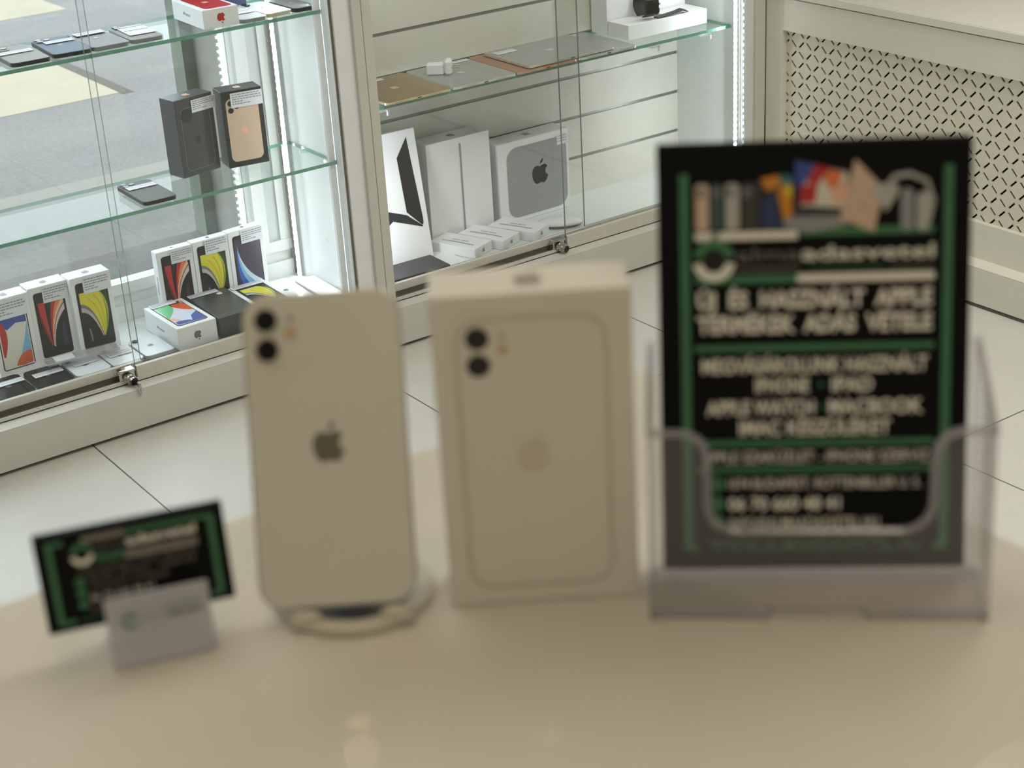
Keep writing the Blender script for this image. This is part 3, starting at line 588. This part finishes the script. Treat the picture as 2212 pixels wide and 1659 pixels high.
# floor of the slatted cabinet
r = carton('tablet_box', (1.740, 3.100), zf, A(-2), .180, .300, .030, 'white', 'tall white box picturing a folded dark keyboard case, leaning back', 'box', 'none', logo_top='white')
r.rotation_euler = (A(-9), 0, A(-2)); r.location.z += .0052
g = MB(); g.flat([(x-.003, z) for x, z in [(.069, .283), (.037, .240), (.0405, .114), (.0755, .077), (.0795, .080), (.0800, .094)]], -.0006, 'ink')
g.flat([(x-.003, z) for x, z in [(-.0045, .1245), (.0398, .1075), (.0775, .0745), (.0749, .0731), (.002, .101), (-.0257, .083), (-.034, .088), (-.032, .114)]], -.0008, 'midnight'); g.build('printed_picture', r, fix=False)
r = carton('tablet_box', (1.960, 3.158), zf, 0, .178, .246, .060, 'white', 'plain white tablet box with one thin grey line down its front', 'box')
g = MB(); g.flat(rrect(.002, .0072, .012, .232, .0025), -.0006, 'inkgrey'); g.build('printed_picture', r, fix=False)
r = carton('computer_box', (2.160, 3.158), zf, A(.3), .212, .202, .062, 'white', 'square white computer box with a grey rounded picture and black logo', 'box', logo_top='inkgrey')
col('spacegrey', (156, 158, 164), .4)
g = MB(); g.flat(rrect(-.082, .098, .010, .186, .03), -.0005, 'spacegrey'); apple(g, .016, .108, .052, -.0008, 'ink'); g.build('printed_picture', r, fix=False)
g = MB(); label_lines(g, .07, .1, .165, .19, -.0008, 3); g.build('price_label', r, fix=False)
def wedge(FL, yaw, label):
    w_, d_, h_ = .128, .070, .024; r = thing('accessory_box', (FL[0], FL[1], zf), (0, 0, yaw), label, 'box', 'three slim white boxes by the glass')
    MB().box(0, w_, 0, d_, 0, h_, 'white', .001).build('carton', r)
    g = MB(); g.add([(.02+.09*t, d_*.28+.002*sin(pi*t)+q, h_+.0004) for t in [i/10 for i in range(11)] for q in (0, .004)], [(2*i, 2*i+2, 2*i+3, 2*i+1) for i in range(10)], 'inkgrey')
    for q0, q1 in ((.040, .060), (.063, .085)): g.add([(q0, d_*.5, h_+.0004), (q1, d_*.5, h_+.0004), (q1, d_*.5+.003, h_+.0004), (q0, d_*.5+.003, h_+.0004)], [(0, 1, 2, 3)], 'inkgrey')
    for P in (APPLE, LEAF): g.add([(w_+.0004, d_*.5+a*.01, h_*.5+b*.01) for a, b in P], [tuple(range(len(P)))], 'inkgrey')
    g.build('printed_picture', r, fix=False)
wedge((1.938, 3.136), A(-69), 'slim white box with a grey curve by the glass, leftmost of three'); wedge((2.018, 3.136), A(-69), 'slim white box with a grey curve by the glass, middle of three'); wedge((2.100, 3.130), A(-67), 'slim white box with a black logo on its end, rightmost of three')
r = thing('computer_mouse', (2.262, 3.062, zf), (0, 0, A(-35)), 'white curved mouse with a dark edge lying in front of the computer box', 'mouse')
g = MB(); n = 20
g.add([(.057*cos(2*pi*i/n)*q, .029*sin(2*pi*i/n)*q, z) for q, z in ((.75, .001), (.9, .004), (1, .008), (.92, .014), (.6, .019), (.0, .021)) for i in range(n)], [(a*n+i, a*n+(i+1) % n, (a+1)*n+(i+1) % n, (a+1)*n+i) for a in range(5) for i in range(n)]+[tuple(range(n))], 'white'); g.build('shell', r, smooth=True)
g = MB(); g.add([(.0575*cos(2*pi*i/n)*q, .0295*sin(2*pi*i/n)*q, z) for q, z in ((.9, .0035), (1, .0075)) for i in range(n)], [(i, (i+1) % n, n+(i+1) % n, n+i) for i in range(n)], 'graphite'); g.build('base_edge', r, fix=False)
col('darknavy', (60, 58, 66), .5)
r = carton('tablet_box', (1.742, 3.010), zf, A(-1), .166, .086, .010, 'darknavy', 'flat dark tablet case lying in front of the leaning box', 'tablet case', lying=True)
tag(MB().box(-.02, .028, -.05, .05, 0, .0015, 'white').build('paper_sheet', None, (1.934, 3.07, zf), (0, 0, 0)), 'white card lying flat between the dark case and the slim boxes', 'card')

# ================================================================== the counter and the things on it
T = 1.013
r = thing('counter', (0, .3, 0), (0, 0, 0), 'cream shop counter in the foreground with a plain laminate top', 'counter')
MB().box(-1.0, .627, -.6, .46, -.03+T, T, 'top', .0015).build('worktop', r); MB().box(-.98, .607, -.57, .43, 0, T-.03, 'offwhite').build('body', r)
# phone on its charging stand
yw = A(-33.8)
px = thing('phone', (.320, .629, 1.0225), (A(-24.05), 0, yw), 'large white phone seen from behind, leaning on the round charging stand', 'phone')
w_, h_ = .078, .1554
g = MB(); n = 6
for y0, y1, ins0, ins1 in ((.0, .0012, .0012, .0), (.0012, .0072, 0, 0), (.0072, .0084, 0, .0012)):
    a = rrect(-w_/2+ins0, w_/2-ins0, ins0, h_-ins0, .0125-ins0); b = rrect(-w_/2+ins1, w_/2-ins1, ins1, h_-ins1, .0125-ins1); q = len(a)
    g.add([(p[0], y0, p[1]) for p in a]+[(p[0], y1, p[1]) for p in b], [(i, (i+1) % q, q+(i+1) % q, q+i) for i in range(q)], 'phonerim')
g.flat(rrect(-w_/2+.0012, w_/2-.0012, .0012, h_-.0012, .0113), .0084, 'ink')
g.build('frame', px, smooth=False)
MB().prism(rrect(-w_/2+.0011, w_/2-.0011, .0011, h_-.0011, .0114), -.0003, .0006, 'phonewhite').build('back_glass', px)
o = MB().prism(rrect(-w_/2+.0045, -w_/2+.0345, h_-.0345, h_-.0045, .008), -.0007, 0, 'phonewhite').build('camera_bump', px)
for zz in (12.9, 27.4): MB().cyl((-.0268, -.0012, h_-zz/1000), (0, -1, 0), .0062, .0012, 'phonerim', 28).cyl((-.0268, -.0024, h_-zz/1000), (0, -1, 0), .0054, .0003, 'lens', 28).build('lens', o)
col('flash', (206, 176, 140), .5); col('mic', (160, 152, 134), .5)
MB().cyl((-.0152, -.0012, h_-.0196), (0, -1, 0), .0032, .0004, 'flash', 20).build('flash_lamp', o); MB().cyl((-.0148, -.0012, h_-.0124), (0, -1, 0), .0014, .0004, 'mic', 16).build('microphone', o)
col('logophone', (196, 190, 176), .13, 1.)
g = MB(); apple(g, 0, h_-.0752, .0170, -.0005, 'logophone'); g.build('printed_logo', px, fix=False)
st = thing('charging_stand', (.3395, .6475, T), (0, 0, yw), 'white round wireless charging stand holding the large phone', 'charging stand')
R = .0402; col('standwhite', (206, 200, 184), .35); col('standdark', (74, 74, 72), .4)
g = MB(); g.lathe([(.0, .0002), (R-.003, .0002), (R, .0015), (R, .0035), (R-.0012, .0048), (R-.0080, .0052), (R-.0092, .0042), (R-.0094, .0012), (0, .0012)], 'standwhite', 56); g.build('base_disc', st, smooth=False)
MB().cyl((0, 0, .0005), (0, 0, 1), R-.0096, .0012, 'standdark', 48).build('inner_plate', st)
for s in (-1, 1):
    g = MB(); n = 10
    g.add([(s*.0225+.0085*q*cos(2*pi*i/16), -.0302+.0036*q*sin(2*pi*i/16), z) for q, z in ((1, .0025), (.98, .0072), (.8, .0092), (.45, .0102), (.0, .0104)) for i in range(16)], [(a*16+i, a*16+(i+1) % 16, (a+1)*16+(i+1) % 16, (a+1)*16+i) for a in range(4) for i in range(16)], 'standwhite'); g.build('hook', st, smooth=True)
g = MB(); g.prism(rrect(-.016, .016, .0, .085, .012), .0, .006, 'standwhite'); g.build('back_rest', st, (0, -.0172, .007), (A(-24), 0, 0))
# carton next to it
r = thing('phone_box', (.409, .579, T+.0003), (0, 0, A(-33.7)), 'large white phone box with a white phone pictured, standing on the counter', 'phone box')
bw, bh, bd = .0935, .1655, .034
MB().box(-bw/2, bw/2, 0, bd, 0, bh, 'boxwhite', .0008).build('carton', r)
u = lambda a: -bw/2+a/1000
g = MB(); ring(g, u(10.2), u(81.8), bh-.1562, bh-.0115, .0125, .0016, -.0004, 'boxline')
for zz in (21.3, 35.0): g.cyl((u(21.2), -.0004, bh-zz/1000), (0, -1, 0), .0056, .0003, 'lens', 28)
g.cyl((u(33), -.0004, bh-.0275), (0, -1, 0), .0026, .0003, 'flash', 16); g.cyl((u(32.7), -.0004, bh-.0205), (0, -1, 0), .0013, .0003, 'mic', 16); g.build('printed_phone', r, fix=False)
g = MB(); apple(g, u(44.8), bh-.0835, .0165, -.0006, 'foil'); apple_top(g, 0, bd*.5, .015, bh+.0004, 'mic'); g.build('printed_logo', r, fix=False)

# brochure holder
hy = A(-40.8)
hd = thing('brochure_holder', (.4985, .4795, T), (0, 0, hy), 'clear acrylic leaflet holder with a scooped front at the right', 'brochure holder')
HW = .0805
def arc(cx, cz, r0, a0, a1, n=8): return [(cx+r0*cos(radians(a0+(a1-a0)*i/n)), cz+r0*sin(radians(a0+(a1-a0)*i/n))) for i in range(n+1)]
vt = .0965; vb = .0465
scoop = [(-HW, vt)]+arc(-.0655, vt-.013, .013, 90, 0)[0:]+arc(-.038, vb+.0145, .0145, 180, 270)+arc(.038, vb+.0145, .0145, 270, 360)+arc(.0655, vt-.013, .013, 180, 90)+[(HW, vt)]
lower = [(HW, .004)]+arc(HW-.006, .006, .006, 0, -90)+[(.024, 0), (.022, .005), (-.022, .005), (-.024, 0)]+arc(-HW+.006, .006, .006, 270, 180)
g = MB(); lean = A(6)
ptsF = scoop+lower
left = [p for p in scoop if p[0] < 0]
# front panel in three convex-ish pieces so the faces triangulate cleanly
g.prism(ptsF[::-1], 0, .0024, 'acryl', 'acrylrim')
fp = g.build('front_panel', hd, (0, 0, 0), (-lean, 0, 0))
g = MB(); g.tube([(a, .0012, b) for a, b in scoop], .0019, 'acrylrim', 8); g.tube([(-HW, .001, .003), (-.024, .001, .001), (-.022, .001, .005)], .0016, 'acrylrim', 6); g.tube([(.022, .001, .005), (.024, .001, .001), (HW, .001, .003)], .0016, 'acrylrim', 6); g.build('front_rim', hd, (0, 0, 0), (-lean, 0, 0))
MB().box(-HW, HW, .002, .048, .0003, .0025, 'acrylmilk').build('bottom_plate', hd)
bt = .118; yb0 = .0455
for s in (-1, 1):
    x0, x1 = (s*HW, s*(HW-.0022)); P = [(.0, 0), (.048, 0), (yb0+bt*math.tan(A(12.8)), bt-.004), (yb0+bt*math.tan(A(12.8))-.005, bt), (vt*sin(lean), vt*cos(lean))]
    n = len(P); g = MB(); g.add([(x0, a, b) for a, b in P]+[(x1, a, b) for a, b in P], [tuple(range(n)), tuple(range(n, 2*n))[::-1]], 'acryl'); g.add([(x0, a, b) for a, b in P]+[(x1, a, b) for a, b in P], [(i, (i+1) % n, n+(i+1) % n, n+i) for i in range(n)], 'acrylrim')
    g.build('side_wall', hd)
    e = P[2]; g = MB().tube([(s*(HW-.001), vt*sin(lean), vt*cos(lean)), (s*(HW-.001), P[3][0], bt)], .0017, 'acrylrim', 8); g.build('side_rim', hd)
g = MB(); g.prism(rrect(-HW, HW, 0, bt/cos(A(12.8)), .006), 0, .0022, 'acryl', 'acrylrim'); g.build('back_panel', hd, (0, yb0, 0), (A(-12.8), 0, 0))
# flyers
def flyer_print(r):
    w_, h_ = .148, .210; g = MB(); U = lambda a: -w_/2+a/1000; V = lambda b: h_-b/1000
    def bar(x0, x1, y0, y1, k, y=-.0003): g.flat([(U(x0), V(y1)), (U(x1), V(y1)), (U(x1), V(y0)), (U(x0), V(y0))], y, k)
    def tx(t, x0, x1, base, cap, k='wprint', b=.02): text(g, t, U(x0), U(x1), V(base), cap*1.08/1000, -.0004, k, b+.006)
    def pl(P, k, y=-.0003): g.flat([(U(a), V(b)) for a, b in P], y, k)
    bar(10.7, 14.9, 12.8, 200.5, 'green'); bar(10.7, 18, 197.6, 200.5, 'green', -.00035); bar(135.2, 139.4, 11.6, 200.5, 'green'); bar(132, 139.4, 197.6, 200.5, 'green', -.00035)
    # pictured goods
    for x0, x1, k in ((18.2, 24.6, 'goldprint'), (26, 30.8, 'teal2'), (32.4, 39, 'lgrey'), (40.2, 49, 'darkbox')):
        g.flat(rrect(U(x0), U(x1), V(40), V(17.8), .0018), -.0003, k); pl([(x0+1, 24.5), (x0+4, 24.5), (x0+4, 19.5), (x0+1, 19.5)], 'mgrey', -.0004)
    pl([(49, 15.5), (64, 14.5), (64.5, 40), (50, 40.5)], 'ink'); pl([(49, 16), (57, 14.5), (60, 19), (52, 22)], 'amber', -.0004); pl([(57, 14.5), (64, 14.5), (64, 19), (60, 19)], 'teal', -.0004); pl([(57, 22), (64, 18), (64, 34), (60, 36)], 'amber', -.0005); pl([(50, 26), (56, 22), (59, 40), (50, 40)], 'navy', -.0005); pl([(59, 20), (64, 19), (64, 26)], 'yellow', -.0006)
    pl([(65.4, 7.3), (90, 13.5), (90, 31.2), (66, 29.4)], 'purple'); pl([(70, 9.5), (90, 14), (90, 31), (68, 29)], 'cream', -.0004); pl([(65.5, 8), (76, 10), (69, 20), (65.7, 20)], 'skyb', -.0005); pl([(75, 10), (82, 12), (76, 19), (71, 18)], 'red', -.0006); pl([(81, 12), (88, 14), (84, 24), (79, 18)], 'orange', -.0006); pl([(68, 20), (76, 18), (75, 28), (68, 28)], 'red', -.0007); pl([(82, 22), (90, 18), (90, 28), (84, 30)], 'peach', -.0007)
    pl([(66, 29.4), (90, 31.2), (90, 34.5), (62, 34.5)], 'darkbox'); pl([(60, 34.5), (91, 34.5), (90, 39), (72, 42), (60, 39)], 'inkgrey', -.0004)
    pl([(93.6, 7.8), (106.8, 21.7), (102.6, 42.6), (86.6, 36), (90, 22)], 'goldprint', -.0005)
    g.cyl((U(97), -.0006, V(30)), (0, -1, 0), .0008, .0001, 'mgrey', 10)
    g.flat([(U(108)+.006*a, V(26)+.007*b) for a, b in [(-.9, .9), (.9, .9), (1, .3), (0, -1), (-1, .3)]], -.0006, 'lgrey')
    g.tube([(U(108), -.0004, V(22)), (U(112), -.0004, V(16.5)), (U(119), -.0004, V(15.5)), (U(127), -.0004, V(19)), (U(130), -.0004, V(28)), (U(128), -.0004, V(38))], .0012, 'lgrey', 6)
    g.flat(rrect(U(115), U(121), V(42.5), V(22), .003), -.0005, 'inkgrey'); g.flat(rrect(U(122.5), U(128.5), V(42.5), V(24), .003), -.0005, 'lgrey')
    bar(17.8, 66.5, 40.9, 44.9, 'wprint'); bar(67.5, 131, 39.8, 43.6, 'green', -.0002); bar(17.6, 66.4, 62.0, 66.0, 'green'); bar(66.4, 131.2, 62.0, 66.0, 'wprint')
    for a0, a1, k in ((10, 170, 'green'), (190, 350, 'wprint')):
        o_, i_ = arc(U(26.7), V(54.6), .0102, a0, a1, 16), arc(U(26.7), V(54.6), .0058, a0, a1, 16); g.add([(a, -.0005, b) for a, b in o_+i_], [(i, i+1, 18+i, 17+i) for i in range(16)], k)
    g.flat(arc(U(26.7), V(54.6), .0064, 0, 360, 20)[:-1], -.00045, 'ink'); g.flat([(U(25.5), V(44.5)), (U(27), V(41.2)), (U(29.6), V(40.6)), (U(28.6), V(43.6)), (U(26.5), V(45.2))], -.0006, 'green')
    tx('alma', 37.7, 67.4, 55.2, 6.2, 'gprint', .0); tx('adasvetel', 68.5, 131, 55.2, 6.4, 'wprint', .008)
    bar(37.7, 68, 58.4, 59.6, 'gprint'); bar(72, 108, 58.6, 59.4, 'green'); bar(110, 131, 58.6, 59.6, 'gprint')
    tx('ÚJ  ÉS  HASZNÁLT  APPLE', 18.5, 130.4, 78, 7.6, 'wprint', .03); tx('TERMÉKEK  ADÁS  VÉTELE', 18.3, 130.4, 90, 7.6, 'wprint', .03)
    bar(17.1, 131.7, 96.2, 99.4, 'green'); tx('MEGVÁSÁROLUNK HASZNÁLT', 20.3, 128.7, 110, 6.6, 'wprint', .02); tx('IPHONE', 46.2, 72, 119.8, 6.4, 'wprint', .02); tx('IPAD', 83, 102.6, 119.8, 6.4, 'wprint', .02)
    g.cyl((U(78), -.0004, V(116.6)), (0, -1, 0), .0011, .0001, 'green', 12); g.cyl((U(78), -.0004, V(127.6)), (0, -1, 0), .0011, .0001, 'green', 12)
    tx('APPLE WATCH', 22.3, 74.5, 131, 6.6, 'wprint', .02); tx('MACBOOK', 81.5, 126.7, 131, 6.6, 'wprint', .02); tx('IMAC KÉSZÜLÉKET', 38.1, 111.4, 141.2, 6.6, 'wprint', .02)
    bar(17.5, 132, 144, 147, 'green'); tx('APPLE SZAKÜZLET - IPHONE SZERVIZ', 20, 130, 155.2, 5.2, 'wprint', .0); bar(17.5, 131.7, 157.4, 160.2, 'green')
    for zz in (165.8, 176, 185.5):
        g.flat(rrect(U(23.2), U(30.8), V(zz+4), V(zz-3.6), .0036), -.0004, 'green')
    g.cyl((U(27), -.0004, V(165.2)), (0, -1, 0), .0011, .0002, 'ink', 12)
    tx('1074 BUDAPEST, ROTTENBILLER U. 5.', 32.6, 126.2, 168.6, 5, 'wprint', .0); tx('06 70 660 48 41', 32.5, 87.2, 179.5, 6, 'wprint', .02); tx('INFO@ALMAADASVETEL.HU', 33.1, 106.1, 188.8, 5, 'wprint', .0)
    tx('WWW.ALMAADASVETEL.HU', 22.6, 126.6, 201, 6.4, 'green', .0)
    return g.build('printed_design', r, fix=False)
col('teal2', (70, 90, 92), .4); col('goldprint', (214, 186, 164), .35)
fx = Vector((cos(hy), sin(hy), 0)); fb = Vector((-sin(hy), cos(hy), 0))
for i in range(4):
    p = Vector((.4985, .4795, T+.0085))+fb*(.0345+i*.0022)
    r = thing('flyer', p, (A(-12.8), 0, hy+A(.9)), 'black A5 flyer with green and white print, front one in the leaflet holder' if i == 0 else 'plain black flyer edge stacked behind the front flyer in the holder', 'flyer', 'flyers in the leaflet holder')
    MB().prism([(-.074, 0), (.074, 0), (.074, .21), (-.074, .21)], 0, .0018, 'flyer').build('sheet', r)
    if i == 0: flyer_print(r)
# business cards and their holder
cy = A(-17.6); cb = Vector((-sin(cy), cos(cy), 0))
ch = thing('card_holder', (.2385, .6555, T), (0, 0, cy), 'small frosted plastic card holder printed with a faint logo, at left', 'card holder')
MB().box(-.0245, .0245, .0, .0016, .0003, .038, 'frost', .0004).build('front_lip', ch, (0, 0, 0), (A(-4), 0, 0)); MB().box(-.0245, .0245, .0, .036, .0003, .0022, 'frost').build('bottom_plate', ch)
MB().box(-.0245, .0245, .0, .0016, .0, .034, 'frost').build('back_plate', ch, (0, .029, .0022), (A(-8), 0, 0)); MB().box(-.0245, .0245, .013, .031, .0125, .0145, 'frost').build('card_ledge', ch); MB().box(-.0245, -.0225, .002, .030, .0022, .0125, 'frost').box(.0225, .0245, .002, .030, .0022, .0125, 'frost').build('side_rib', ch)
g = MB(); o_, i_ = arc(-.0135, .025, .004, 20, 330, 14), arc(-.0135, .025, .0024, 20, 330, 14); g.add([(a, -.0004, b) for a, b in o_+i_], [(i, i+1, 16+i, 15+i) for i in range(14)], 'green')
text(g, 'alma', -.008, .003, .0235, .003, -.0004, 'inkgrey', 0); text(g, 'adasvetel', .004, .020, .0235, .0032, -.0004, 'gprint', .03); g.flat([(.003, .0285), (.02, .0285), (.02, .0292), (.003, .0292)], -.0004, 'green'); g.build('printed_logo', ch, (0, 0, 0), (A(-4), 0, 0), fix=False)
def card_print(r):
    w_, h_ = .09, .05; g = MB(); U = lambda a: -w_/2+a/1000; V = lambda b: h_-b/1000
    def bar(x0, x1, y0, y1, k, y=-.0003): g.flat([(U(x0), V(y1)), (U(x1), V(y1)), (U(x1), V(y0)), (U(x0), V(y0))], y, k)
    def tx(t, x0, x1, base, cap, k='wprint', b=.02): text(g, t, U(x0), U(x1), V(base), cap/1000, -.0004, k, b)
    bar(5.2, 8, 3.8, 46.4, 'green'); bar(5.2, 13.6, 3.8, 6, 'green', -.00035); bar(5.2, 13.6, 44.4, 46.6, 'green', -.00035); bar(82, 85, 4, 46.6, 'green'); bar(76.5, 85, 4, 6.2, 'green', -.00035); bar(78, 85, 44.6, 46.8, 'green', -.00035)
    bar(22, 42.4, 3.6, 6.4, 'gprint2'); bar(42.5, 76.6, 3.8, 6.2, 'green'); bar(27, 41.4, 14.4, 17, 'green'); bar(41.4, 76, 14.6, 18.4, 'gprint2')
    for a0, a1, k in ((10, 170, 'green'), (190, 350, 'wprint')):
        o_, i_ = arc(U(21.4), V(12.2), .0056, a0, a1, 14), arc(U(21.4), V(12.2), .003, a0, a1, 14); g.add([(a, -.0005, b) for a, b in o_+i_], [(i, i+1, 16+i, 15+i) for i in range(14)], k)
    tx('alma', 27.4, 41.5, 11.8, 4, 'gprint', 0); tx('adasvetel', 42.4, 75.8, 11.8, 4.2, 'wprint', .035)
    tx('ÚJ ÉS HASZNÁLT APPLE TERMÉKEK', 18, 75, 21.8, 2.4, 'gprint2', 0); tx('ADÁS VÉTELE - SZERVIZ', 22, 74, 26.4, 2.6, 'gprint2', 0)
    for zz in (26.5, 32, 37.8): g.flat(rrect(U(16), U(20.6), V(zz+2), V(zz-2.4), .0018), -.0004, 'green')
    tx('1074 BUDAPEST, ROTTENBILLER', 22.6, 60, 31.2, 2.6, 'gprint2', 0); tx('06 70 660 48 41', 22, 52, 36.6, 2.8, 'wprint', .01); tx('INFO@ALMAADASVETEL.HU', 21, 58, 42, 2.4, 'gprint2', 0); tx('WWW.ALMAADASVETEL.HU', 15.5, 70, 47, 2.4, 'green', 0)
    g.build('printed_design', r, fix=False)
col('gprint2', (140, 134, 124), .5)
for i in range(4):
    p = Vector((.239, .678, T+.0150))+cb*(-.001+i*.0011)
    r = thing('business_card', p, (A(-7.4), 0, cy), 'black business card with green bracket print, front card in the small holder' if i == 0 else 'plain black business card stacked behind the front card', 'business card', 'business cards in the small holder')
    MB().prism([(-.045, 0), (.045, 0), (.045, .05), (-.045, .05)], 0, .0008, 'flyer').build('sheet', r)
    if i == 0: card_print(r)
# ceiling downlight mirrored in the counter
r = thing('downlight', (.134, .634, 2.797), (0, 0, 0), 'small round ceiling downlight straight above the shop counter', 'downlight')
M['lamp'] = glow('lamp_glass', (1, .82, .58), 220)
MB().cyl((0, 0, -.01), (0, 0, 1), .055, .012, 'alu', 28).build('housing', r); MB().cyl((0, 0, -.012), (0, 0, 1), .027, .002, 'lamp', 28).build('lamp_glass', r)
